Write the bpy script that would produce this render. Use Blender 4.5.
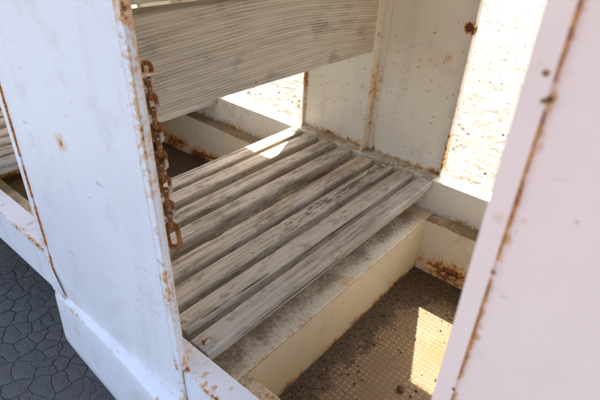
import bpy, bmesh, math, random
import numpy as np
from mathutils import Vector, Matrix, noise
random.seed(7); rng = np.random.RandomState(7)
S = bpy.context.scene
for o in list(bpy.data.objects): bpy.data.objects.remove(o)

# ------------------------------------------------------------------ camera, sky, sun, exposure
# frame: x along the wagon, y across it (away from the viewer), z = 0 is the seat top; metres
GZ = -0.62                                           # ground level
cam = bpy.data.cameras.new('camera'); co = bpy.data.objects.new('camera', cam); S.collection.objects.link(co)
B = Matrix(((0.76530624, -0.37168869, 0.52550344), (0.64170366, 0.37687504, -0.66796827), (0.05022713, 0.84841777, 0.52693882)))
co.matrix_world = Matrix.Translation((0, 0, 1.0)) @ B.to_4x4()
cam.sensor_width = 36; cam.lens = 29.4; cam.clip_start = 0.02; cam.clip_end = 2000
cam.dof.use_dof = True; cam.dof.focus_distance = 1.45; cam.dof.aperture_fstop = 4.5
S.camera = co
SUN_DIR = Vector((-0.405, 0.922, 1.20)).normalized()  # towards the sun
elev = math.asin(SUN_DIR.z); azim = math.atan2(SUN_DIR.x, SUN_DIR.y)
w = bpy.data.worlds.new('World'); S.world = w; w.use_nodes = True
sky = w.node_tree.nodes.new('ShaderNodeTexSky'); sky.sky_type = 'NISHITA'; sky.sun_disc = False
sky.sun_elevation = elev; sky.sun_rotation = azim; sky.air_density = 0.75; sky.dust_density = 3.5; sky.ozone_density = 0.6
bg = w.node_tree.nodes['Background']; bg.inputs[1].default_value = 0.145
w.node_tree.links.new(sky.outputs[0], bg.inputs[0])
sl = bpy.data.lights.new('sun', 'SUN'); so = bpy.data.objects.new('sun', sl); S.collection.objects.link(so)
sl.energy = 4.3; sl.angle = math.radians(0.53); sl.color = (1.0, 0.94, 0.84)
so.rotation_euler = SUN_DIR.to_track_quat('Z', 'Y').to_euler(); so.location = (-3, 8, 10)
S.view_settings.view_transform = 'Standard'; S.view_settings.look = 'None'
S.view_settings.exposure = 2.2; S.view_settings.gamma = 1.0

# ------------------------------------------------------------------ node helpers
class NT:
    def __init__(s, name):
        s.m = bpy.data.materials.new(name); s.m.use_nodes = True; s.t = s.m.node_tree; s.n = s.t.nodes
        s.bsdf = s.n['Principled BSDF']; s.tc = s.n.new('ShaderNodeTexCoord')
    def set(s, sock, v):
        if hasattr(v, 'is_output') or isinstance(v, bpy.types.NodeSocket): s.t.links.new(v, sock)
        else: sock.default_value = v
    def math(s, op, a, b=0.0, clamp=False):
        n = s.n.new('ShaderNodeMath'); n.operation = op; n.use_clamp = clamp; s.set(n.inputs[0], a); s.set(n.inputs[1], b); return n.outputs[0]
    def add(s, a, b): return s.math('ADD', a, b)
    def mul(s, a, b): return s.math('MULTIPLY', a, b)
    def rng(s, v, a, b, c=0.0, d=1.0, smooth=True):
        n = s.n.new('ShaderNodeMapRange'); n.interpolation_type = 'SMOOTHSTEP' if smooth else 'LINEAR'
        s.set(n.inputs[0], v)
        for i, x in enumerate((a, b, c, d)): s.set(n.inputs[i + 1], x)
        return n.outputs[0]
    def mapping(s, vec, scale=(1, 1, 1), loc=(0, 0, 0), rot=(0, 0, 0)):
        n = s.n.new('ShaderNodeMapping'); s.set(n.inputs['Vector'], vec); n.inputs['Scale'].default_value = scale
        s.set(n.inputs['Location'], loc); n.inputs['Rotation'].default_value = rot; return n.outputs[0]
    def noise(s, vec, scale, detail=4, rough=0.55, dist=0.0):
        n = s.n.new('ShaderNodeTexNoise'); s.set(n.inputs['Vector'], vec); n.inputs['Scale'].default_value = scale
        n.inputs['Detail'].default_value = detail; n.inputs['Roughness'].default_value = rough; n.inputs['Distortion'].default_value = dist
        return n.outputs[0]
    def voro(s, vec, scale, feature='F1'):
        n = s.n.new('ShaderNodeTexVoronoi'); n.feature = feature; s.set(n.inputs['Vector'], vec); n.inputs['Scale'].default_value = scale; return n
    def mix(s, f, a, b):
        n = s.n.new('ShaderNodeMix'); n.data_type = 'RGBA'; s.set(n.inputs[0], f); s.set(n.inputs[6], a); s.set(n.inputs[7], b); return n.outputs[2]
    def attr(s, name, kind='GEOMETRY'):
        n = s.n.new('ShaderNodeAttribute'); n.attribute_name = name; n.attribute_type = kind; return n.outputs['Fac']
    def sep(s, v):
        n = s.n.new('ShaderNodeSeparateXYZ'); s.set(n.inputs[0], v); return n.outputs
    def bump(s, h, strength, dist, prev=None):
        n = s.n.new('ShaderNodeBump'); n.inputs['Strength'].default_value = strength; n.inputs['Distance'].default_value = dist
        s.set(n.inputs['Height'], h)
        if prev is not None: s.set(n.inputs['Normal'], prev)
        return n.outputs[0]
    def out(s, col, rough, normal=None, metal=0.0, spec=0.5):
        s.set(s.bsdf.inputs['Base Color'], col); s.set(s.bsdf.inputs['Roughness'], rough); s.set(s.bsdf.inputs['Metallic'], metal)
        s.bsdf.inputs['Specular IOR Level'].default_value = spec
        if normal is not None: s.set(s.bsdf.inputs['Normal'], normal)
        return s.m
def C(r, g, b): return (r, g, b, 1)

RUST_D, RUST_M, RUST_L = C(.12, .040, .013), C(.42, .15, .028), C(.74, .40, .09)
def paint(name, base, base2, density=0.25, rough=0.38, grime=0.25):
    """old gloss enamel on sheet steel: chalky patches, thin dirt runs, rust spots; 'rust' and 'dirt' come from the mesh"""
    t = NT(name); v = t.tc.outputs['Object']
    fine = t.noise(v, 70, 5, .65); mid = t.noise(v, 9, 3, .6); big = t.noise(v, 2.2, 1); vfine = t.noise(v, 260, 1, .6)
    d = t.attr('dirt'); drip = t.noise(t.mapping(v, (42, 42, 5)), 1.0, 2, .5)
    a = t.mul(t.attr('rust'), t.add(t.rng(t.noise(v, 5.5, 2), .36, .60, .58, 1.38), t.mul(t.add(drip, -.5), 1.1)))
    val = t.add(a, t.add(t.mul(t.add(fine, -.5), 1.5), t.mul(t.add(mid, -.5), .7)))
    halo = t.rng(val, .30, .66); core = t.rng(val, .68, .86); dark = t.rng(val, .80, 1.1)
    # isolated rust spots and chips
    def spots(scale, dens, r0, r1):
        warp = t.n.new('ShaderNodeVectorMath'); warp.operation = 'ADD'
        nz = t.n.new('ShaderNodeTexNoise'); t.set(nz.inputs['Vector'], v); nz.inputs['Scale'].default_value = scale * 3
        sc = t.n.new('ShaderNodeVectorMath'); sc.operation = 'SCALE'; t.set(sc.inputs[0], nz.outputs['Color']); sc.inputs['Scale'].default_value = .35 / scale
        t.set(warp.inputs[0], v); t.set(warp.inputs[1], sc.outputs[0])
        vo = t.voro(warp.outputs[0], scale); c = t.sep(vo.outputs['Color'])
        on = t.math('GREATER_THAN', t.add(c[0], t.mul(a, .5)), 1 - dens)
        rad = t.rng(t.math('POWER', c[1], 2.5), 0, 1, r0, r1, False)
        k = t.math('DIVIDE', vo.outputs['Distance'], rad)
        return t.mul(on, t.rng(k, .25, 1.0, 1, 0)), t.mul(on, t.rng(k, .6, 2.6, .9, 0))
    c1, h1 = spots(13, density, .04, .20); c2, h2 = spots(47, density * .8, .05, .2)
    core2 = t.math('MAXIMUM', core, t.math('MAXIMUM', c1, c2)); halo2 = t.math('MAXIMUM', halo, t.math('MAXIMUM', h1, t.mul(h2, .6)))
    runs = t.noise(t.mapping(v, (9, 9, .9)), 1.0, 2, .6)
    col = t.mix(t.rng(big, .35, .7), base, base2)
    col = t.mix(t.mul(t.mul(t.rng(runs, .52, .78), t.rng(fine, .3, .7)), grime), col, C(.36, .29, .19))
    col = t.mix(t.mul(t.rng(mid, .52, .72), grime * .6), col, C(.42, .36, .26))
    scr = t.noise(t.mapping(v, (14, 14, 60), rot=(0.3, .5, 0)), 1.0, 3, .5)
    col = t.mix(t.mul(t.rng(scr, .68, .74), .35), col, C(.25, .22, .2))
    col = t.mix(t.mul(halo2, .8), col, t.mix(t.rng(fine, .35, .65), RUST_L, C(.62, .26, .045)))
    rc = t.mix(t.rng(vfine, .35, .65), RUST_D, RUST_M)
    col = t.mix(core2, col, rc)
    col = t.mix(t.mul(dark, .7), col, RUST_D)
    dn = t.rng(t.add(d, t.add(t.mul(t.add(fine, -.5), 1.0), t.mul(t.add(mid, -.5), 1.2))), .30, .75)
    dcol = t.mix(vfine, C(.22, .155, .095), t.mix(mid, C(.32, .235, .15), C(.43, .335, .22)))
    col = t.mix(t.mul(dn, .85), col, dcol)
    ro = t.math('MAXIMUM', t.add(rough, t.mul(t.add(mid, -.5), .25)), t.mul(t.math('MAXIMUM', dn, core2), .9))
    hgt = t.mul(t.add(t.add(a, d), .03), t.add(fine, vfine))
    nrm = t.bump(t.add(big, t.mul(mid, .12)), .5, .02)
    nrm = t.bump(hgt, .7, .0022, nrm)
    return t.out(col, ro, nrm)
M = {}
M['white'] = paint('white_enamel', C(.83, .785, .755), C(.79, .745, .72), .06, .36, .30)
M['pink'] = paint('white_enamel_pink_bounce', C(.93, .70, .56), C(.93, .67, .545), .05, .6, .10)  # pink tint painted in for reddish light bounced onto this panel
M['cream'] = paint('cream_enamel', C(.76, .68, .50), C(.72, .62, .43), .22, .45, .35)
M['inner'] = paint('aged_white_enamel', C(.82, .755, .61), C(.78, .69, .53), .28, .45, .3)

def rust_mat(name, paintiness):
    t = NT(name); v = t.tc.outputs['Object']
    f = t.noise(v, 140, 6, .7); m = t.noise(v, 45, 4, .6)
    col = t.mix(t.rng(f, .35, .65), RUST_D, RUST_M); col = t.mix(t.rng(m, .5, .66), col, C(.36, .15, .045))
    p = t.rng(t.add(m, t.mul(t.add(f, -.5), .6)), .60 - paintiness, .68 - paintiness)
    col = t.mix(p, col, C(.55, .42, .32))
    return t.out(col, t.rng(p, 0, 1, .9, .55), t.bump(f, .8, .0015), 0.0, .3)
M['rust'] = rust_mat('rusted_steel', -.25); M['chain'] = rust_mat('chain_rust_and_old_paint', .06); M['bolt'] = rust_mat('bolt_paint_and_rust', .16)
t = NT('bright_weld_rust'); v = t.tc.outputs['Object']
M['seam'] = t.out(t.mix(t.rng(t.noise(v, 120, 4), .38, .62), C(.30, .085, .016), C(.64, .25, .04)), .9)
t = NT('dull_bolt_enamel'); v = t.tc.outputs['Object']
M['bolt_clean'] = t.out(t.mix(t.rng(t.noise(v, 90, 5), .45, .7), C(.62, .54, .42), C(.26, .17, .10)), .6, t.bump(t.noise(v, 200, 3), .4, .001))

def wood(name, arch=False):
    t = NT(name); oc = t.tc.outputs['Object']
    oi = t.n.new('ShaderNodeObjectInfo'); r = oi.outputs['Random']
    cx = t.n.new('ShaderNodeCombineXYZ'); t.set(cx.inputs[0], t.mul(r, 7.3)); t.set(cx.inputs[1], t.mul(r, 31.7)); t.set(cx.inputs[2], t.mul(r, 3.1))
    va = t.n.new('ShaderNodeVectorMath'); va.operation = 'ADD'; t.set(va.inputs[0], oc); t.set(va.inputs[1], cx.outputs[0]); v = va.outputs[0]
    grain = t.noise(t.mapping(v, (95, 3.2 if not arch else 5, 95 if not arch else 150)), 1.0, 5, .62, .5 if not arch else .1)
    fib = t.noise(t.mapping(v, (230, 5.5, 230)), 1.0, 4, .7)
    blot = t.noise(t.mapping(v, (11, 3.0, 11)), 1.0, 5, .62); blot2 = t.noise(t.mapping(v, (30, 12, 30)), 1.0, 5, .65)
    if not arch:
        flake = t.attr('flake', 'OBJECT'); grey = t.attr('grey', 'OBJECT')
        col = t.mix(t.rng(grain, .40, .60), C(.30, .24, .165), C(.62, .535, .41))
        col = t.mix(t.mul(t.rng(blot, .38, .62), .8), col, t.mix(fib, C(.62, .55, .43), C(.74, .665, .54)))   # rests of whitewash
        col = t.mix(t.mul(t.rng(fib, .53, .62), .6), col, C(.19, .14, .09))
        col = t.mix(t.mul(t.rng(blot2, .52, .66), .6), col, C(.19, .145, .10))
        y = t.sep(oc)[1]
        fl = t.add(t.mul(t.add(t.noise(t.mapping(v, (85, 24, 85)), 1.0, 5, .7), -.5), 1.7), t.add(t.mul(t.add(blot, -.5), .8), t.add(t.mul(t.rng(y, -.55, .40), .34), t.mul(t.add(flake, -1.0), .5))))
        flm = t.mul(t.mul(t.rng(fl, .25, .34), t.rng(flake, 0, .1)), t.rng(t.math('ABSOLUTE', t.add(t.sep(oc)[0], t.mul(t.add(blot2, -.5), .05))), .012, .024, 1, 0))
        col = t.mix(t.mul(flm, .85), col, t.mix(fib, C(.08, .058, .04), C(.20, .145, .095)))
        col = t.mix(t.mul(grey, .6), col, t.mix(t.rng(fib, .42, .56), C(.15, .14, .13), C(.47, .45, .425)))
        crack = t.rng(t.noise(t.mapping(v, (60, .9, 60)), 1.0, 3, .5, .4), .66, .69)
        col = t.mix(crack, col, C(.06, .045, .03))
        h = t.add(t.mul(grain, .8), t.mul(fib, .6))
        return t.out(col, .82, t.bump(h, .75, .0028), 0, .25)
    x, y, z = t.sep(oc)
    yc = t.add(y, .02); par = t.mul(t.mul(yc, yc), .085)
    wob = t.mul(t.add(t.noise(t.mapping(oc, (1, .9, 1.6)), 1.0, 2), -.5), .06)
    u = t.add(t.add(z, par), wob)
    s1 = t.math('SINE', t.mul(u, 640)); amp = t.noise(t.mapping(oc, (1, 2.2, 9), (3, 1, 2)), 1.0, 4, .6)
    ring = t.mul(s1, t.rng(amp, .3, .72, .10, 1.0)); s2 = t.math('SINE', t.mul(u, 233))
    col = t.mix(t.rng(t.add(grain, t.mul(s2, .06)), .34, .66), C(.50, .44, .35), C(.64, .58, .48))
    col = t.mix(t.mul(t.rng(ring, -.1, .7), .52), col, C(.26, .21, .155))
    col = t.mix(t.mul(t.rng(t.noise(t.mapping(oc, (8, 5, 9), (1.7, .4, 0)), 1.0, 3), .48, .72), .55), col, C(.62, .56, .45))
    sm = t.noise(t.mapping(oc, (6, 6.5, 11), (4.1, 2.2, .7), (.5, 0, 0)), 1.0, 3, .55)
    col = t.mix(t.mul(t.rng(sm, .52, .70), t.rng(ring, -.7, .4, .10, .65)), col, C(.17, .135, .10))
    chip = t.noise(t.mapping(oc, (60, 28, 70)), 1.0, 5, .65)
    col = t.mix(t.mul(t.rng(chip, .69, .74), .8), col, C(.08, .05, .03))
    col = t.mix(t.rng(z, .126, .138, 0, .6), col, C(.15, .10, .06))                     # weather-stained top edge
    h = t.add(t.mul(s1, .10), t.mul(grain, .35))
    return t.out(col, .8, t.bump(h, .5, .002), 0, .25)
M['slat'] = wood('weathered_slat_wood'); M['board'] = wood('weathered_sawn_board', True)

def floor_plate_mat():
    t = NT('rusty_tread_plate'); v = t.tc.outputs['Object']; x, y, z = t.sep(v)
    P = .020                                                       # woven five-bar relief, finer than single pieces
    fx = t.math('DIVIDE', t.add(x, 10), P); fy = t.math('DIVIDE', t.add(y, 10), P)
    par = t.math('MODULO', t.add(t.math('FLOOR', fx), t.math('FLOOR', fy)), 2.0)
    gx = t.add(t.math('FRACT', fx), -.5); gy = t.add(t.math('FRACT', fy), -.5)
    la = t.add(t.mul(gx, t.add(1.0, t.mul(par, 1.4))), 0.0); lb = t.mul(gy, t.add(2.4, t.mul(par, -1.4)))
    rr = t.math('SQRT', t.add(t.mul(la, la), t.mul(lb, lb))); bar = t.mul(t.rng(t.add(rr, t.mul(t.add(t.noise(v, 150, 3), -.5), .5)), .28, .60, 1, 0), t.rng(t.noise(v, 7, 3), .35, .6, .35, 1))
    fine = t.noise(v, 90, 7, .7); mid = t.noise(v, 11, 5, .62); big = t.noise(v, 4, 3); vf = t.noise(v, 320, 3)
    col = t.mix(t.rng(mid, .35, .65), C(.31, .225, .13), C(.42, .325, .205))
    col = t.mix(t.add(t.mul(bar, .70), .15), t.mix(fine, C(.13, .085, .05), C(.23, .16, .095)), col)
    col = t.mix(t.rng(t.add(big, t.mul(t.add(fine, -.5), .8)), .58, .78), col, C(.23, .13, .065))
    d = t.attr('dirt'); dn = t.rng(t.add(d, t.add(t.mul(t.add(fine, -.5), 1.1), t.mul(t.add(mid, -.5), 1.9))), .32, .62)
    col = t.mix(dn, col, t.mix(t.rng(vf, .35, .65), C(.05, .034, .021), t.mix(t.rng(fine, .35, .65), C(.09, .062, .038), C(.20, .145, .088))))
    hb = t.mul(t.mul(bar, t.add(1.0, t.mul(dn, -1.0))), 1.0)
    n = t.bump(hb, .7, .003); n = t.bump(t.add(t.mul(fine, .6), t.mul(t.mul(dn, vf), .8)), .7, .003, n)
    return t.out(col, .85, n, 0, .3)
M['tread'] = floor_plate_mat()

def asphalt():
    t = NT('cracked_dark_mud'); v = t.tc.outputs['Object']
    oi = t.n.new('ShaderNodeObjectInfo')
    f = t.noise(v, 120, 6, .7); m = t.noise(v, 14, 5, .6); g = t.voro(v, 420).outputs['Color']
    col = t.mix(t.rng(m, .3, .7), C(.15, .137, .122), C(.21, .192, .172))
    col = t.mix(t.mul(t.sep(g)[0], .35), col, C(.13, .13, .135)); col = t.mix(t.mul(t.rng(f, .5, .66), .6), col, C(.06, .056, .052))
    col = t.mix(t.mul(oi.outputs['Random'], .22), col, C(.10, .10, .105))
    return t.out(col, .88, t.bump(t.add(f, t.mul(t.sep(g)[1], .4)), 1.0, .008), 0, .25)
M['mud'] = asphalt()
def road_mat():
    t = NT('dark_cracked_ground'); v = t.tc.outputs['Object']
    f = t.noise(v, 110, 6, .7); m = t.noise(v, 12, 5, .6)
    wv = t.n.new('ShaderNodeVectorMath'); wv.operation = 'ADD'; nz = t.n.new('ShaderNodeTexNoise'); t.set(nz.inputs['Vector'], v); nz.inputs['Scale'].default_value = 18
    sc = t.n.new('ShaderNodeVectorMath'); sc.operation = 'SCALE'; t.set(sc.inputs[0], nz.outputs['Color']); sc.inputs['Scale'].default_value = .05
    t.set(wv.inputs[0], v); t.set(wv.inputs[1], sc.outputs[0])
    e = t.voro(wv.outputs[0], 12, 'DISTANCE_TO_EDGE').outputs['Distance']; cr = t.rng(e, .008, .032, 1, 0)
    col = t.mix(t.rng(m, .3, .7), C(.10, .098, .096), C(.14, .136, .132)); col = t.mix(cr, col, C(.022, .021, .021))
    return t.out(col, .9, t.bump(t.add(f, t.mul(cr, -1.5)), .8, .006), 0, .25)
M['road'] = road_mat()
def sand():
    t = NT('pale_dusty_ground'); v = t.tc.outputs['Object']
    f = t.noise(v, 60, 7, .7); m = t.noise(v, 7, 6, .62); b = t.noise(v, .9, 4); st = t.noise(t.mapping(v, (8, 12, 5), rot=(0, 0, .5)), 1.0, 6, .75)
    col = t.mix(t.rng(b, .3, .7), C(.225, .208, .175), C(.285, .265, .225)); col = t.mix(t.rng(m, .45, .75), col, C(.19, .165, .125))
    col = t.mix(t.mul(t.rng(st, .48, .62), .85), col, C(.115, .10, .08)); col = t.mix(t.mul(t.rng(f, .56, .66), .85), col, C(.065, .052, .038))
    return t.out(col, .95, t.bump(t.add(f, m), .8, .03), 0, .2)
M['sand'] = sand()
t = NT('pebble_stone'); v = t.tc.outputs['Object']
M['pebble'] = t.out(t.mix(t.noise(v, 25, 5), C(.17, .15, .125), C(.30, .27, .23)), .9)
t = NT('dry_twig'); v = t.tc.outputs['Object']; M['twig'] = t.out(t.mix(t.noise(v, 40, 4), C(.06, .045, .03), C(.16, .12, .08)), .9)
t = NT('dirt_crumb'); v = t.tc.outputs['Object']; M['crumb'] = t.out(t.mix(t.rng(t.noise(v, 60, 5), .35, .65), C(.05, .033, .02), C(.17, .115, .065)), .95)

# ------------------------------------------------------------------ mesh helpers
COL = S.collection
ROOT_LOC = Vector((-1.2, 1.166, GZ))
def link(name, me, mat, parent=None, loc=None):
    o = bpy.data.objects.new(name, me); COL.objects.link(o)
    if mat is not None and not me.materials: me.materials.append(mat)
    if loc is not None: o.location = loc
    if parent is not None: o.parent = parent
    return o
def tag(o, label=None, cat=None, kind=None, group=None):
    for k, x in (('label', label), ('category', cat), ('kind', kind), ('group', group)):
        if x: o[k] = x
    return o
def lin(a, b, step): return np.linspace(a, b, max(2, int(round(abs(b - a) / step)) + 1))
def grid_box(xs, ys, zs):
    """box whose six faces carry a grid; returns vertices (n,3) and quads"""
    L = (len(xs), len(ys), len(zs)); idx = {}; V = []; F = []
    def vid(i, j, k):
        q = (i, j, k)
        if q not in idx: idx[q] = len(V); V.append((xs[i], ys[j], zs[k]))
        return idx[q]
    for ax in range(3):
        a, b = [(1, 2), (2, 0), (0, 1)][ax]
        for side in (0, L[ax] - 1):
            for i in range(L[a] - 1):
                for j in range(L[b] - 1):
                    q = []
                    for (di, dj) in ((0, 0), (1, 0), (1, 1), (0, 1)):
                        c = [0, 0, 0]; c[ax] = side; c[a] = i + di; c[b] = j + dj; q.append(vid(*c))
                    F.append(q if side else q[::-1])
    return np.array(V, float), F
def to_mesh(name, V, F, rust=None, dirt=None, off=(0, 0, 0), smooth=False):
    me = bpy.data.meshes.new(name); me.from_pydata([tuple(p) for p in (V - np.array(off))], [], F)
    for nm, fn in (('rust', rust), ('dirt', dirt)):
        if fn is not None:
            a = me.attributes.new(nm, 'FLOAT', 'POINT')
            vals = fn(V) if callable(fn) else np.full(len(V), float(fn))
            a.data.foreach_set('value', np.ascontiguousarray(np.broadcast_to(np.asarray(vals, np.float32), (len(V),))))
    me.update()
    if smooth: me.polygons.foreach_set('use_smooth', [True] * len(me.polygons))
    return me
def near(v, c, s): return np.exp(-((v - c) / s) ** 2)
def spot(V, pts, ax=(0, 2)):
    r = np.zeros(len(V))
    for (a, b, s, k) in pts: r = np.maximum(r, k * np.exp(-(((V[:, ax[0]] - a) ** 2 + (V[:, ax[1]] - b) ** 2) / s ** 2)))
    return r
def bevel(o, wd=.002, seg=2):
    m = o.modifiers.new('edge', 'BEVEL'); m.width = wd; m.segments = seg; m.limit_method = 'ANGLE'; m.angle_limit = math.radians(40)
    return o
def box(name, x, y, z, mat, parent, step=.05, rust=None, dirt=None, bev=.002, deform=None, base=ROOT_LOC):
    V, F = grid_box(*[np.array(a) if len(a) > 2 else lin(a[0], a[1], step) for a in (x, y, z)])
    if deform is not None: V = deform(V)
    o = link(name, to_mesh(name, V, F, rust, dirt, base), M[mat], parent)
    return bevel(o, bev) if bev else o
def revolve(name, prof, n=14):
    V, F = [], []
    for (r, z) in prof:
        for i in range(n): a = 2 * math.pi * i / n; V.append((r * math.cos(a), r * math.sin(a), z))
    for k in range(len(prof) - 1):
        for i in range(n): F.append((k * n + i, k * n + (i + 1) % n, (k + 1) * n + (i + 1) % n, (k + 1) * n + i))
    F.append(tuple(range(n))[::-1]); F.append(tuple((len(prof) - 1) * n + i for i in range(n)))
    return np.array(V), F

# ------------------------------------------------------------------ the setting
gx = np.concatenate([[-400, -60, -15], lin(-8, 1.5, .07), [6, 40, 400]]); gy = np.concatenate([[-400, -40, -5, 1.0], lin(2.2, 16, .09), [30, 90, 400]])
X, Y = np.meshgrid(gx, gy, indexing='ij'); Zg = np.full_like(X, GZ)
for i in range(len(gx)):
    for j in range(len(gy)):
        if -8 < gx[i] < 1.5 and 2.3 < gy[j] < 15.9:
            Zg[i, j] += .028 * noise.noise((gx[i] * 2.1, gy[j] * 2.6, 0)) + .018 * noise.noise((gx[i] * 7, gy[j] * 8, 3)) - .01
V = np.stack([X, Y, Zg], -1).reshape(-1, 3); ny = len(gy)
F = [(i * ny + j, (i + 1) * ny + j, (i + 1) * ny + j + 1, i * ny + j + 1) for i in range(len(gx) - 1) for j in range(ny - 1)]
ground = tag(link('ground', to_mesh('ground', V, F, smooth=True), M['sand']), 'pale sunlit dusty ground beyond the wagon', kind='structure')
rz = GZ + .004
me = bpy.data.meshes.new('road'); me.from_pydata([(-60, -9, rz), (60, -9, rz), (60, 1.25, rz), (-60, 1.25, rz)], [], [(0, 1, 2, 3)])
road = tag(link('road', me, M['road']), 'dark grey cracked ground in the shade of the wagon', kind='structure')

# cracked crust: every plate a piece with its own edges
def cells(x0, x1, y0, y1, s):
    nx, ny = int((x1 - x0) / s), int((y1 - y0) / s)
    P = np.array([(x0 + (i + .5 + random.uniform(-.7, .7)) * s, y0 + (j + .5 + random.uniform(-.7, .7)) * s) for i in range(-1, nx + 1) for j in range(-1, ny + 1)])
    keep = np.array([x0 <= p[0] <= x1 and y0 <= p[1] <= y1 for p in P]); outc = []
    for k in np.where(keep)[0]:
        c = P[k]; poly = [c + np.array(q) * s * 2 for q in ((-1, -1), (1, -1), (1, 1), (-1, 1))]
        dd = np.linalg.norm(P - c, axis=1)
        for m in np.argsort(dd)[1:22]:
            n = P[m] - c; mid = (P[m] + c) / 2; new = []
            for a, b in zip(poly, poly[1:] + poly[:1]):
                da, db = np.dot(a - mid, n), np.dot(b - mid, n)
                if da <= 0: new.append(a)
                if da * db < 0: new.append(a + (b - a) * da / (da - db))
            poly = new
            if len(poly) < 3: break
        if len(poly) >= 3: outc.append((c, poly))
    return outc
for c, poly in cells(-2.62, -1.02, .0, .80, .066):
    # keep to the strip the viewer can see, with a margin
    if c[1] < .217 - .42 * (c[0] + 1.51) - .17 or c[1] < .217 + .9 * (c[0] + 1.51) - .2: continue
    pts = []
    for a, b in zip(poly, poly[1:] + poly[:1]):
        n = max(1, int(np.linalg.norm(b - a) / .011))
        for q in range(n): pts.append(a + (b - a) * q / n)
    wp = []
    for p in pts:
        nv = noise.noise_vector((p[0] * 26, p[1] * 26, 1.0)); n2 = noise.noise_vector((p[0] * 75, p[1] * 75, 5.0))
        wp.append(np.array((p[0] + .017 * nv.x + .006 * n2.x, p[1] + .017 * nv.y + .006 * n2.y)))
    cc = sum(wp) / len(wp); gap = .0009 + .0022 * max(0, noise.noise((cc[0] * 5, cc[1] * 5, 9)) + .35); h = .0056 + random.uniform(-.0006, .0006); tx, ty = random.uniform(-.008, .008), random.uniform(-.008, .008)
    rings = []
    for (ins, z) in ((gap, 0.0), (gap, h * .80), (gap + .0012, h * .97), (gap + .008, h)):
        ring = []
        for p in wp:
            d = cc - p; L = np.linalg.norm(d); q = p + d * min(.8, ins / L)
            ring.append((q[0], q[1], rz + .001 + (0 if z == 0 else z + (q[0] - cc[0]) * tx + (q[1] - cc[1]) * ty)))
        rings.append(ring)
    n = len(wp); V = np.array([p for r in rings for p in r] + [(cc[0], cc[1], rz + h + .001)])
    F = [(k * n + i, k * n + (i + 1) % n, (k + 1) * n + (i + 1) % n, (k + 1) * n + i) for k in range(3) for i in range(n)]
    F += [(3 * n + i, 3 * n + (i + 1) % n, 4 * n) for i in range(n)]
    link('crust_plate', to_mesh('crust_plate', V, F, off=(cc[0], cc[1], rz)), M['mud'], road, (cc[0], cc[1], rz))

# ------------------------------------------------------------------ the wagon
wagon = bpy.data.objects.new('passenger_wagon', None); COL.objects.link(wagon); wagon.location = ROOT_LOC
tag(wagon, 'white painted rusty open-sided wagon with weathered slatted wooden benches', 'wagon')
CX = (-2.44, -1.08, 0.28)                    # bench centres along the wagon
X0, X1 = -3.40, 1.02
NY0, NY1, FY0, FY1 = .458, .528, 1.79, 1.875   # near and far side sills
DZ = -.15                                     # deck level
FZ = -.40                                     # foot well floor

# side sills, full length
def sill_rust_near(V):
    return .62 * near(V[:, 1], NY0, .010) * near(V[:, 2], 0, .012) + .25 * near(V[:, 2], -.16, .02) + .3 * near(V[:, 1], NY1, .006) * near(V[:, 2], 0, .01) + \
        spot(V, [(-.645, .487, .012, .95), (-.625, .472, .007, .9), (-.60, .478, .008, .8), (-.69, .47, .012, .8), (-.72, .51, .02, .55), (-.57, .505, .006, .6), (-.52, .47, .010, .7)], (0, 1)) * (V[:, 2] > -.01)
xs = np.concatenate([lin(X0, -2.0, .05)[:-1], lin(-2.0, -1.3, .012)[:-1], lin(-1.3, -.80, .04)[:-1], lin(-.80, -.40, .005)[:-1], lin(-.40, X1, .04)])
box('side_sill', xs, lin(NY0, NY1, .006), lin(-.16, 0, .012), 'white', wagon, rust=sill_rust_near, dirt=lambda V: .22 * (V[:, 2] > -.005), bev=.004)
box('side_sill', lin(X0, X1, .014), lin(FY0, FY1, .012), lin(-.16, 0, .012), 'inner', wagon, bev=.004,
    rust=lambda V: .30 * near(V[:, 2], -.15, .02) + .35 * near(V[:, 1], 1.86, .03) * (V[:, 2] > -.005) * ((np.abs(V[:, 0] + 1.08) < .4)) + .2,
    dirt=lambda V: .60 * (V[:, 2] > -.004) * (np.abs(V[:, 0] + 1.08) < .385) + .35 * near(V[:, 2], -.15, .02))

def far_panel(cx):
    a, b = cx - .387, cx + .391
    pts = [(cx + .37, .614, .022, 1.0), (cx + .355, .618, .012, .8), (cx + .16, .44, .010, .6)]
    def rust(V):
        x, z = V[:, 0], V[:, 2]
        return np.maximum(.70 * near(z, 0, .018) + .58 * near(x, b, .016) * (.55 + .6 * near(z, .05, .15)) + .55 * near(x, a, .020) * (.6 + .5 * near(z, .1, .12))
                          + .35 * near(z, .03, .05) * near(x, cx - .08, .10) + .5 * near(x, cx + .03, .012) * near(z, .0, .08), spot(V, pts))
    def wave(V):
        V = V.copy(); V[:, 1] += .004 * np.sin((V[:, 0] - a) / .778 * math.pi) * np.sin(V[:, 2] * 2.3 + cx); return V
    p = box('side_panel', lin(a, b, .009), (1.862, 1.867), np.concatenate([lin(-.012, .75, .009)[:-1], lin(.75, 1.148, .05)]), 'inner', wagon, rust=rust, deform=wave, bev=.0015)
    for e in (a, b):
        s = 1 if e == a else -1
        box('edge_flange', (e - .004, e + .004), (1.840, 1.8715), lin(-.010, 1.147, .012), 'inner', p, rust=lambda V: .42 + .25 * near(V[:, 2], .08, .2) if e == a else .22 + .35 * near(V[:, 2], .05, .12) + .6 * near(V[:, 2], .614, .02), bev=.002)
    bar = box('backrest_upright', (cx + .001, cx + .007), (1.800, 1.861), lin(.003, 1.146, .014), 'inner', wagon, rust=lambda V: .18 + .45 * near(V[:, 2], 0, .04) + .25 * near(V[:, 1], 1.861, .01), bev=.0015)
    box('upright_foot', (cx + .007, cx + .034), (1.853, 1.861), lin(.003, 1.145, .03), 'inner', bar, rust=.3, bev=.0015)
for cx in CX: far_panel(cx)

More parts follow.
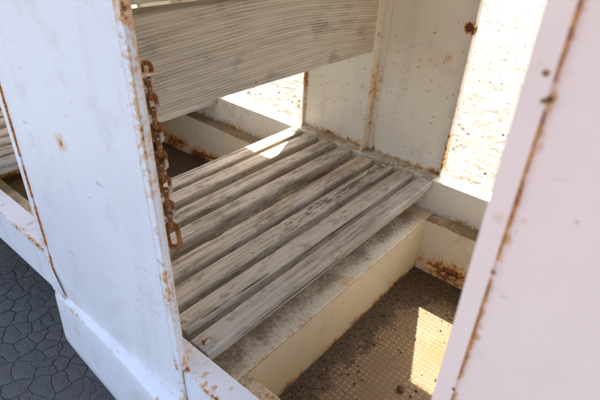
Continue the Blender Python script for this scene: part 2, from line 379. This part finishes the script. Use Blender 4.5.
def near_panel(xl, xr, kl, kr, mat, lines, hot):
    """sheet panel in the near side: x edges xl/xr at z=0, drifting by kl/kr per metre of height"""
    def shape(V):
        V = V.copy(); s = V[:, 0]; z = V[:, 2]
        l = xl + kl * z; r = xr + kr * z; V[:, 0] = l + (r - l) * s
        m = np.sin(np.clip(s, 0, 1) * math.pi)
        V[:, 1] += m * (.006 * np.sin(z * 3.1 + s * 3 + xl) - .005 * np.exp(-((z - .25 - .5 * (1 - s)) / .10) ** 2))
        return V
    def rust(V):
        x, z = V[:, 0], V[:, 2]; l = xl + kl * z; r = xr + kr * z
        rr = hot * (.34 * near(x, r - .012, .015) * (.85 + .3 * np.sin(z * 23) * np.sin(z * 7.1 + 1)) + .3 * near(x, r, .006)) + .12 * near(x, l + .018, .012)
        for (xx, z0, z1, k) in lines:
            rr = rr + .66 * k * near(x, xx + .002 + kl * z, .006) * (z > z0 - .01) * (z < z1 + .01)
        return rr + .35 * near(z, -.118, .012)
    ss = np.unique(np.concatenate([np.linspace(0, .12, 26), np.linspace(.12, .88, 50), np.linspace(.88, 1, 26)]))
    V, F = grid_box(ss, np.array((.450, .456)), lin(-.12, 1.148, .010))
    V = shape(V)
    p = bevel(link('side_panel', to_mesh('side_panel', V, F, rust, None, ROOT_LOC), M[mat], wagon), .0015)
    # folded return along the right edge, standing on the sill
    n = 9; prof = [(.016 * math.cos(q) - .016, .016 * math.sin(q) * .9) for q in np.linspace(-1.75, 1.75, n)]
    zz = lin(.003, 1.146, .012); V = []
    for z in zz:
        for (dx, dy) in prof: V.append((xr + kr * z + dx + .001, .4625 + dy, z))
    F = [(k * n + i, k * n + i + 1, (k + 1) * n + i + 1, (k + 1) * n + i) for k in range(len(zz) - 1) for i in range(n - 1)]
    V = np.array(V)
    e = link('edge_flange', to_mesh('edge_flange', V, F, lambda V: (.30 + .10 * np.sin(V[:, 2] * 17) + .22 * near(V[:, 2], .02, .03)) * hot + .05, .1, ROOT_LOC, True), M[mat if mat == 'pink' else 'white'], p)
    sm = e.modifiers.new('skin', 'SOLIDIFY'); sm.thickness = .002; sm.offset = -1
    # flat strip along the left edge
    V, F = grid_box(np.array((0, .5, 1.)), np.array((.444, .4492)), lin(-.118, 1.147, .02))
    V[:, 0] = xl + kl * V[:, 2] - .002 + .0235 * V[:, 0]
    bevel(link('edge_strip', to_mesh('edge_strip', V, F, lambda V: .22 if mat == 'white' else .06, None, ROOT_LOC), M[mat], p), .002)
    # stitch welds gone to rust along the strip
    for (xx, z0, z1, k) in lines:
        V, F = grid_box(np.linspace(0, 1, 4), np.linspace(0, 1, 3), lin(z0, z1, .006))
        zn = V[:, 2]; tt = (zn - z0) / (z1 - z0); wd = .0013 * (.35 + .65 * np.sin(np.clip(tt, 0.03, .97) * math.pi) ** .5) * (1 + .25 * np.sin(zn * 190) + .2 * np.sin(zn * 77))
        V[:, 0] = xx + kl * zn + (V[:, 0] - .5) * 2 * wd + .0004 * np.sin(zn * 60); V[:, 1] = .4455 + .006 * V[:, 1]
        link('weld_seam', to_mesh('weld_seam', V, F, None, None, ROOT_LOC), M['seam'], p)
    return p
left = near_panel(-1.341, -.690, -.032, -.058, 'white', [(-1.3185, -.10, .02, .5), (-1.3185, .06, .20, .5), (-1.3185, .23, .33, .5), (-1.3185, .36, .62, .5), (-1.3185, .68, .9, .4)], 1.0)
left['label'] = 'bluish white near panel with rust-pitted edge beside the chain'
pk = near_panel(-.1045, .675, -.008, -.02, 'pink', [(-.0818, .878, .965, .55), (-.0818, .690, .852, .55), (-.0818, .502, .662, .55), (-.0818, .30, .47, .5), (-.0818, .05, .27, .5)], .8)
pk['label'] = 'white panel close to the viewer, tinted pink for reddish bounce light, with rusty stitch welds'
near_panel(-2.83, -2.06, 0, -.02, 'white', [(-2.807, .1, .5, .4)], 1.0)
for (bx, z, r) in ((-.097, .885, .003), (-.0875, .864, .0032), (-.092, .862, .0024), (-.0865, .676, .0026), (-.087, .486, .0022)):
    V, F = revolve('rust_blister', [(r, 0), (r * .9, .0012), (r * .5, .002)], 10); V = V[:, [0, 2, 1]]; V[:, 1] *= -1
    link('rust_blister', to_mesh('rust_blister', V + np.array((bx, .4438, z)), F, None, None, ROOT_LOC), M['rust'], pk)

# skirts bulging out below the near panels
def skirt(xl, xr, f=1.0):
    prof_l = [(.4565, -.121), (.4535, -.127), (.447, -.137), (.445, -.150), (.440, -.345), (.446, -.352)]; prof_r = [(.4565, -.121), (.440, -.128), (.420, -.139), (.417, -.155), (.408, -.400), (.414, -.407)]
    xs = lin(xl, xr, .012); V = []; n = 0
    pl = []; pr = []
    for P, Q in ((prof_l, pl), (prof_r, pr)):
        for a, b in zip(P, P[1:]):
            k = 7 if abs(a[1] - b[1]) > .1 else 3
            for q in range(k): Q.append((a[0] + (b[0] - a[0]) * q / k, a[1] + (b[1] - a[1]) * q / k))
        Q.append(P[-1])
    n = len(pl)
    for x in xs:
        s = (x - xl) / (xr - xl)
        for (a, b) in zip(pl, pr): V.append((x, a[0] + (b[0] - a[0]) * s + .002 * math.sin(x * 11), a[1] + (b[1] - a[1]) * s))
    V = np.array(V); F = [(k * n + i, k * n + i + 1, (k + 1) * n + i + 1, (k + 1) * n + i) for k in range(len(xs) - 1) for i in range(n - 1)]
    rust = lambda V: .36 * near(V[:, 2], -.139, .008) + .45 * near(V[:, 0], xl, .012) + .35 * near(V[:, 2], -.35 - .055 * (V[:, 0] - xl) / (xr - xl), .02)
    o = link('skirt', to_mesh('skirt', V, F, rust, None, ROOT_LOC, True), M['white'], wagon)
    m = o.modifiers.new('skin', 'SOLIDIFY'); m.thickness = .005; m.offset = 1
    # closing plate on the left end
    Vc = [(xl + .001, a[0] + .002, a[1]) for a in pl] + [(xl + .001, .60, -.352), (xl + .001, .60, -.165), (xl + .001, .459, -.165)]
    c = link('skirt_end', to_mesh('skirt_end', np.array(Vc), [tuple(range(len(Vc)))], .35, None, ROOT_LOC), M['white'], o)
    m = c.modifiers.new('skin', 'SOLIDIFY'); m.thickness = .003; m.offset = 0
skirt(-1.337, -.684); skirt(-.108, .68); skirt(-2.83, -2.05)
# corner gusset at the foot of the left panel
V, F = grid_box(np.linspace(0, 1, 5), np.array((.4385, .4435)), np.linspace(0, 1, 8))
zq = V[:, 2].copy(); V[:, 2] = -.119 + .14 * zq; V[:, 0] = -1.340 + .075 * (1 - zq) * V[:, 0] - .032 * V[:, 2] * 0
link('gusset', to_mesh('gusset', V, F, lambda V: .2 + .35 * near(V[:, 2], -.11, .02), .12, ROOT_LOC), M['white'], left)

# decks under the benches, ledges beside the foot wells, foot wells
def dirt_ledge(V): return .80 + .12 * np.sin(V[:, 0] * 9) * np.sin(V[:, 1] * 13 + 1)
for cx, a, b in ((-3.04, -3.39, -2.70), (-1.08, -1.50, -.66), (.28, -.14, .70)):
    box('deck_plate', lin(a, b, .012), lin(NY1 + .001, FY0 - .001, .012), (DZ - .008, DZ), 'cream', wagon, bev=.003,
        rust=lambda V: .22 * (near(V[:, 0], a, .012) + near(V[:, 0], b, .012)) + .1, dirt=lambda V: .64 - .45 * (near(V[:, 0], a, .045) + near(V[:, 0], b, .045)))
def well(a, b, vis):
    ya, yb = .645, 1.717; st = .012 if vis else .05
    wrust = lambda V: .66 * near(V[:, 2], FZ, .028) + .18 * near(V[:, 2], DZ, .012) + .08 + .12 * np.sin(V[:, 0] * 17 + V[:, 1] * 13) * near(V[:, 2], FZ, .08)
    p = box('footwell_floor', lin(a - .004, b + .004, st), lin(ya - .004, yb + .004, st), (FZ - .006, FZ), 'tread', wagon, bev=0,
            dirt=lambda V: (.80 * near(V[:, 0], a, .11) + .85 * near(V[:, 1], yb, .20) + (.32 * (V[:, 1] > 1.1) if a < -2 else 0)) + .5 * near(V[:, 0], b, .05) + .3 * near(V[:, 1], ya, .08) + .10)
    box('footwell_wall', (a - .004, a), lin(ya, yb, st), lin(FZ - .004, DZ - .003, st), 'cream', wagon, rust=wrust, dirt=lambda V: .5 * near(V[:, 2], FZ, .03), bev=0)
    box('footwell_wall', (b, b + .004), lin(ya, yb, st), lin(FZ - .004, DZ - .003, st), 'cream', wagon, rust=wrust, dirt=lambda V: .5 * near(V[:, 2], FZ, .03), bev=0)
    box('footwell_wall', lin(a - .003, b + .003, st), (yb + .0003, yb + .004), lin(FZ - .004, DZ - .003, st), 'cream', wagon, rust=lambda V: wrust(V) * 1.05 + .5 * near(V[:, 2], FZ + .03, .05) + .06, dirt=lambda V: .5 * near(V[:, 2], FZ, .02), bev=0)
    box('footwell_wall', lin(a - .003, b + .003, st), (ya - .004, ya - .0003), lin(FZ - .004, DZ - .003, st), 'cream', wagon, rust=wrust, bev=0)
    box('floor_ledge', lin(a + .001, b - .001, .012), (yb + .0005, FY0 - .001), (DZ - .008, DZ), 'cream', wagon, rust=lambda V: .5 * near(V[:, 1], yb, .012) + .1, dirt=dirt_ledge, bev=.002)
    box('floor_ledge', lin(a + .001, b - .001, .02), (NY1 + .001, ya - .0005), (DZ - .008, DZ), 'cream', wagon, rust=.25, dirt=.45, bev=.002)
    box('wall_foot_flange', lin(a + .002, b - .002, st), (yb - .016, yb - .001), lin(FZ + .0005, FZ + .040, .008), 'cream', wagon, bev=.003, dirt=lambda V: .25, rust=lambda V: .62 + .18 * np.sin(V[:, 0] * 23) + .2 * np.sin(V[:, 0] * 9 + 2))
    return p
well(-2.70, -1.50, True); well(-.66, -.14, True)

# slats
SR = (-.335, -.237, -.130, -.030, .096, .196, .294, .390)        # right edges relative to the bench centre
head = revolve('bolt_head', [(.0120, 0), (.0120, .0014), (.0102, .0032), (.0055, .0042), (.001, .0047)], 14)
bolt_clean = to_mesh('bolt_head', head[0], head[1], smooth=True); bolt_clean.materials.append(M['bolt_clean'])
bolt_rusty = to_mesh('bolt_head', head[0] * .95, head[1], smooth=True); bolt_rusty.materials.append(M['bolt'])
def slat(cx, i, seed):
    r = random.Random(seed); wd = .0695 + r.uniform(-.002, .003); xr = cx + SR[i]; xc = xr - wd / 2
    y0 = (.545, .55, .548, .552, .556, .552, .545, .533)[i]; y1 = 1.786 + r.uniform(-.010, .002); yc = (y0 + y1) / 2; th = .042; rd = .0065 + r.uniform(0, .003)
    prof = []
    for (sx, sz, q0) in ((1, 1, 0), (-1, 1, 90), (-1, -1, 180), (1, -1, 270)):
        rr = rd if sz > 0 else .004
        for q in (0, 30, 60, 90):
            q_ = math.radians(q0 + q); prof.append((sx * (wd / 2 - rr) + rr * math.cos(q_), sz * (th / 2 - rr) + rr * math.sin(q_) - th / 2))
    n = len(prof); ys = np.concatenate([[y0, y0 + .003, y0 + .010], lin(y0 + .03, y1 - .03, .02), [y1 - .010, y1 - .003, y1]]); V = []; tw = r.uniform(-.012, .012); bow = r.uniform(-.003, .003)
    for k, y in enumerate(ys):
        e = (k == 0 or k == len(ys) - 1); e2 = k in (1, len(ys) - 2); sc = .93 if e else (.975 if e2 else 1)
        s = (y - y0) / (y1 - y0) - .5
        for (px, pz) in prof:
            w_ = noise.noise((px * 20 + seed, y * 9, pz * 30)) * .0016 + noise.noise((px * 60 + seed * 2, y * 40, pz * 60)) * .0007
            notch = max(0, noise.noise((seed * 3.1 + (9 if px > 0 else 0), y * 14, 2)) - .42) * .02 if pz > -.02 and abs(px) > wd / 2 - .012 else 0
            px2 = px * sc * (1 - notch / .04) + tw * s * pz; V.append((px2 + bow * (1 - 4 * s * s) + w_, y - yc, (pz + th / 2) * sc - th / 2 + tw * s * px + w_ - notch * .5 - (1 - sc) * .01))
    F = [(k * n + i, (k + 1) * n + i, (k + 1) * n + (i + 1) % n, k * n + (i + 1) % n)[::-1] for k in range(len(ys) - 1) for i in range(n)]
    F.append(tuple(range(n))); F.append(tuple(((len(ys) - 1) * n + q) for q in range(n))[::-1])
    o = link('slat', to_mesh('slat', np.array(V), F, smooth=True), M['slat'], wagon, Vector((xc, yc, 0)) - ROOT_LOC)
    me = o.data; me.update(); wn = o.modifiers.new('normals', 'WEIGHTED_NORMAL'); wn.weight = 80; wn.keep_sharp = False
    o['flake'] = (0, 0, .1, .15, .3, 1.0, .5, .0)[i] * (1 if cx == -1.08 else .6); o['grey'] = (.15, .1, .1, .05, 0, .1, .2, .6)[i]
    for (yy, rusty) in ((y0 + .020 + r.uniform(0, .006), i == 7), (y1 - .026 + r.uniform(-.005, .005), False)):
        bo = link('bolt_head', bolt_rusty if rusty else bolt_clean, None, o, (.002 + r.uniform(-.006, .006), yy - yc, .0005)); bo.rotation_euler.z = r.uniform(0, 6)
    return o
for b_, cx in enumerate(CX):
    for i in range(8): slat(cx, i, b_ * 8 + i + 3)
    for yy in ((NY1 + .001, NY1 + .055), (FY0 - .055, FY0 - .001)):
        box('slat_support', (cx - .40, cx + .375), yy, (-.056, -.047), 'cream', wagon, rust=.45, dirt=.3, bev=.001)
        box('slat_support', (cx - .40, cx + .375), (yy[0], yy[0] + .006) if yy[0] < 1 else (yy[1] - .006, yy[1]), (-.10, -.0565), 'cream', wagon, rust=.4, dirt=.3, bev=.001)
    # backrest board with its fixing bolts
    def bend(V):
        V = V.copy(); s = (V[:, 1] - 1.16) / .68
        for q in range(len(V)):
            nz = noise.noise((V[q, 0] * 3 + cx, V[q, 1] * 9, V[q, 2] * 4)); V[q, 2] += .0012 * nz * (1 if abs(V[q, 2] - .603) > .13 else 0)
        V[:, 2] += -.006 * s; V[:, 0] += .003 * s * s; return V
    bd = None
    V, F = grid_box(np.array([cx - .040, cx - .02, cx]), lin(.480, 1.846, .03), lin(.466, .742, .03)); V = bend(V); oc = Vector((cx - .02, 1.16, .604))
    bd = bevel(link('backrest_board', to_mesh('backrest_board', V, F, off=oc), M['board'], wagon, oc - ROOT_LOC), .004, 3)
    for (yy, zz, dx) in ((1.825, .53, .0072), (1.825, .69, .0072)):
        bo = link('bolt_head', bolt_clean, None, bd, Vector((cx + dx, yy, zz)) - oc); bo.rotation_euler.y = math.pi / 2; bo.scale = (.7, .7, .7)
    box('backrest_upright', (cx + .0035, cx + .009), (.475, .530), lin(.003, 1.146, .05), 'inner', wagon, rust=.2, bev=.001)

# roof canopy on the panels, running gear below
V = []; ny_ = 21
for x in (X0 - .05, X1 + .05):
    for j in range(ny_):
        y = .30 + (2.33 - .30) * j / (ny_ - 1); V.append((x, y, 1.152))
box('roof', lin(X0 - .05, X1 + .05, .2), lin(.30, 2.33, .1), (1.150, 1.162), 'inner', wagon, bev=.002, rust=.1)
box('end_wall', (X0, X0 + .004), (NY1 + .002, FY0 - .002), (-.15, .70), 'inner', wagon, step=.1, rust=.2, bev=0)
box('end_wall', (X1 - .004, X1), (NY1 + .002, FY0 - .002), (-.15, 1.145), 'inner', wagon, step=.1, rust=.2, bev=0)
for cx in (-3.04, CX[2]):
    for yy in (.80, 1.53):
        V, F = revolve('wheel', [(.02, -.03), (.165, -.03), (.165, .012), (.196, .014), (.196, .030), (.02, .030)], 32); V = V[:, [0, 2, 1]]; V[:, 1] *= 1 if yy < 1 else -1
        link('wheel', to_mesh('wheel', V + np.array((cx, yy, GZ + .200)), F, None, None, ROOT_LOC), M['rust'], wagon)
        box('axle_guard', (cx - .06, cx + .06), (yy - .12, yy - .10) if yy > 1 else (yy + .10, yy + .12), (GZ + .16, DZ - .009), 'rust', wagon, step=.2, bev=0)
    box('axle', (cx - .018, cx + .018), (.76, 1.57), (GZ + .182, GZ + .218), 'rust', wagon, step=.4, bev=.008)

# ------------------------------------------------------------------ chain on the left panel
top, bot = Vector((-.772, .507, .722)), Vector((-.742, .507, .335))
lug = box('chain_lug', (-.800, -.760), (.4575, .520), lin(.708, .7135, .003), 'inner', wagon, step=.01, rust=.5, bev=.001)
chain = bpy.data.objects.new('chain', None); COL.objects.link(chain); chain.location = bot
tag(chain, 'rusty steel chain hanging down the inside edge of the left white panel', 'chain')
def link_mesh(name, L, W, wr, ns=28, nr=8):
    V, F = [], []; h = L / 2 - W / 2
    for i in range(ns):
        q = 2 * math.pi * i / ns; cxx, czz = math.cos(q) * W / 2, math.sin(q) * W / 2 + (h if math.sin(q) >= 0 else -h)
        for j in range(nr):
            p = 2 * math.pi * j / nr; rr = wr * (1 + .12 * noise.noise((i * .9, j * .8, L * 100)))
            V.append((cxx + math.cos(q) * math.cos(p) * rr, math.sin(p) * rr, czz + math.sin(q) * math.cos(p) * rr))
    for i in range(ns):
        for j in range(nr): F.append((i * nr + j, ((i + 1) % ns) * nr + j, ((i + 1) % ns) * nr + (j + 1) % nr, i * nr + (j + 1) % nr))
    return to_mesh(name, np.array(V), F, smooth=True)
lm = link_mesh('chain_link', .0385, .0172, .0043); lm.materials.append(M['chain'])
big = link_mesh('chain_link', .060, .024, .0056); big.materials.append(M['rust'])
axis = (bot - top); NL = 13; pitch = .0288
d = axis.normalized(); rot0 = (-d).to_track_quat('Z', 'Y').to_matrix().to_4x4()
pos = 0.012
for k in range(NL):
    last = k == NL - 1
    if last: pos += .0085
    p = top + d * pos - bot
    o = link('chain_link', big if last else lm, None, chain)
    o.matrix_local = Matrix.Translation(p + Vector((random.uniform(-.001, .001), random.uniform(-.001, .001), 0))) @ rot0 @ Matrix.Rotation(math.radians((48 if k % 2 else -42) + random.uniform(-6, 6)), 4, 'Z') @ Matrix.Rotation(math.radians(random.uniform(-4, 4)), 4, 'Y')
    pos += pitch

# ------------------------------------------------------------------ loose things
def lump(r, seed, sub=1):
    bm = bmesh.new(); bmesh.ops.create_icosphere(bm, subdivisions=sub, radius=r)
    for v_ in bm.verts: v_.co *= 1 + .35 * noise.noise(v_.co / r * .9 + Vector((seed, 0, 0)))
    V = np.array([v_.co[:] for v_ in bm.verts]); F = [[q.index for q in f.verts] for f in bm.faces]; bm.free(); return V, F
def scatter(name, pts, mat, label, cat, squash=.6):
    VV, FF, n = [], [], 0
    base = [lump(1.0, s, 1) for s in range(6)]
    for (x, y, z, r) in pts:
        V, F = base[random.randrange(6)]; q = random.uniform(0, 6.3); c, s = math.cos(q), math.sin(q); a, b = random.uniform(.6, 1.3), random.uniform(.6, 1.1)
        P = V * np.array((r * a, r * b, r * squash)); P = np.stack([P[:, 0] * c - P[:, 1] * s, P[:, 0] * s + P[:, 1] * c, P[:, 2]], 1) + np.array((x, y, z + r * squash * .6))
        VV.append(P); FF += [[i + n for i in f] for f in F]; n += len(P)
    o = link(name, to_mesh(name, np.concatenate(VV), FF), M[mat]); tag(o, label, cat, 'stuff'); return o
pts = []
for _ in range(4200):
    y = 2.4 + 12 * random.random() ** 1.5; x = random.uniform(-3.9 - .2 * y, -.1 - .12 * y) ; r = .004 + .014 * random.random() ** 3
    pts.append((x, y, GZ - .008, r))
scatter('pebbles', pts, 'pebble', 'small pebbles and clods strewn over the sunlit ground', 'pebbles')
pts = []
for _ in range(1100):
    q = random.random()
    if q < .45: x = -.66 + .012 + abs(random.gauss(0, .05)); y = random.uniform(.66, 1.70)
    elif q < .85: x = random.uniform(-.65, -.15); y = 1.69 - abs(random.gauss(0, .12))
    else: x = random.uniform(-.65, -.15); y = random.uniform(.66, 1.70)
    if -.65 < x < -.15 and .66 < y < 1.695: pts.append((x, y, FZ, .0015 + .005 * random.random() ** 3))
for _ in range(350):
    pts.append((random.uniform(-2.4, -1.52), random.uniform(.66, 1.69), FZ, .0015 + .005 * random.random() ** 3))
scatter('dirt_crumbs', pts, 'crumb', 'brown dirt crumbs gathered on the floor of the foot wells', 'dirt')
V, F = lump(.013, 3.3, 2); V[:, 2] *= .7
tag(link('stone', to_mesh('stone', V, F, smooth=True), M['crumb'], None, (-.372, 1.083, FZ + .008)), 'dark round pebble on the tread plate near the sunlit patch', 'stone')
# dry stalks lying on the far ground
VV, FF, n = [], [], 0
for _ in range(230):
    y = 2.6 + 10 * random.random() ** 1.4; x = random.uniform(-3.6 - .2 * y, -.2 - .12 * y); a = random.gauss(-.5, .6); L = random.uniform(.03, .16); r = random.uniform(.0012, .003)
    k = 5; P = [Vector((x, y, GZ + .006)) + Vector((math.cos(a), math.sin(a), 0)) * L * (i / (k - 1)) + Vector((0, 0, random.uniform(-.004, .010))) + Vector((random.gauss(0, .006), random.gauss(0, .006), 0)) for i in range(k)]
    for p in P:
        for q in range(4): VV.append((p.x - math.sin(a) * math.cos(q * 1.571) * r, p.y + math.cos(a) * math.cos(q * 1.571) * r, p.z + math.sin(q * 1.571) * r))
    for i in range(k - 1):
        for q in range(4): FF.append((n + i * 4 + q, n + i * 4 + (q + 1) % 4, n + (i + 1) * 4 + (q + 1) % 4, n + (i + 1) * 4 + q))
    n += 4 * k
tag(link('dry_stalks', to_mesh('dry_stalks', np.array(VV), FF), M['twig']), 'thin dry stalks scattered on the sunlit ground', 'stalks', 'stuff')
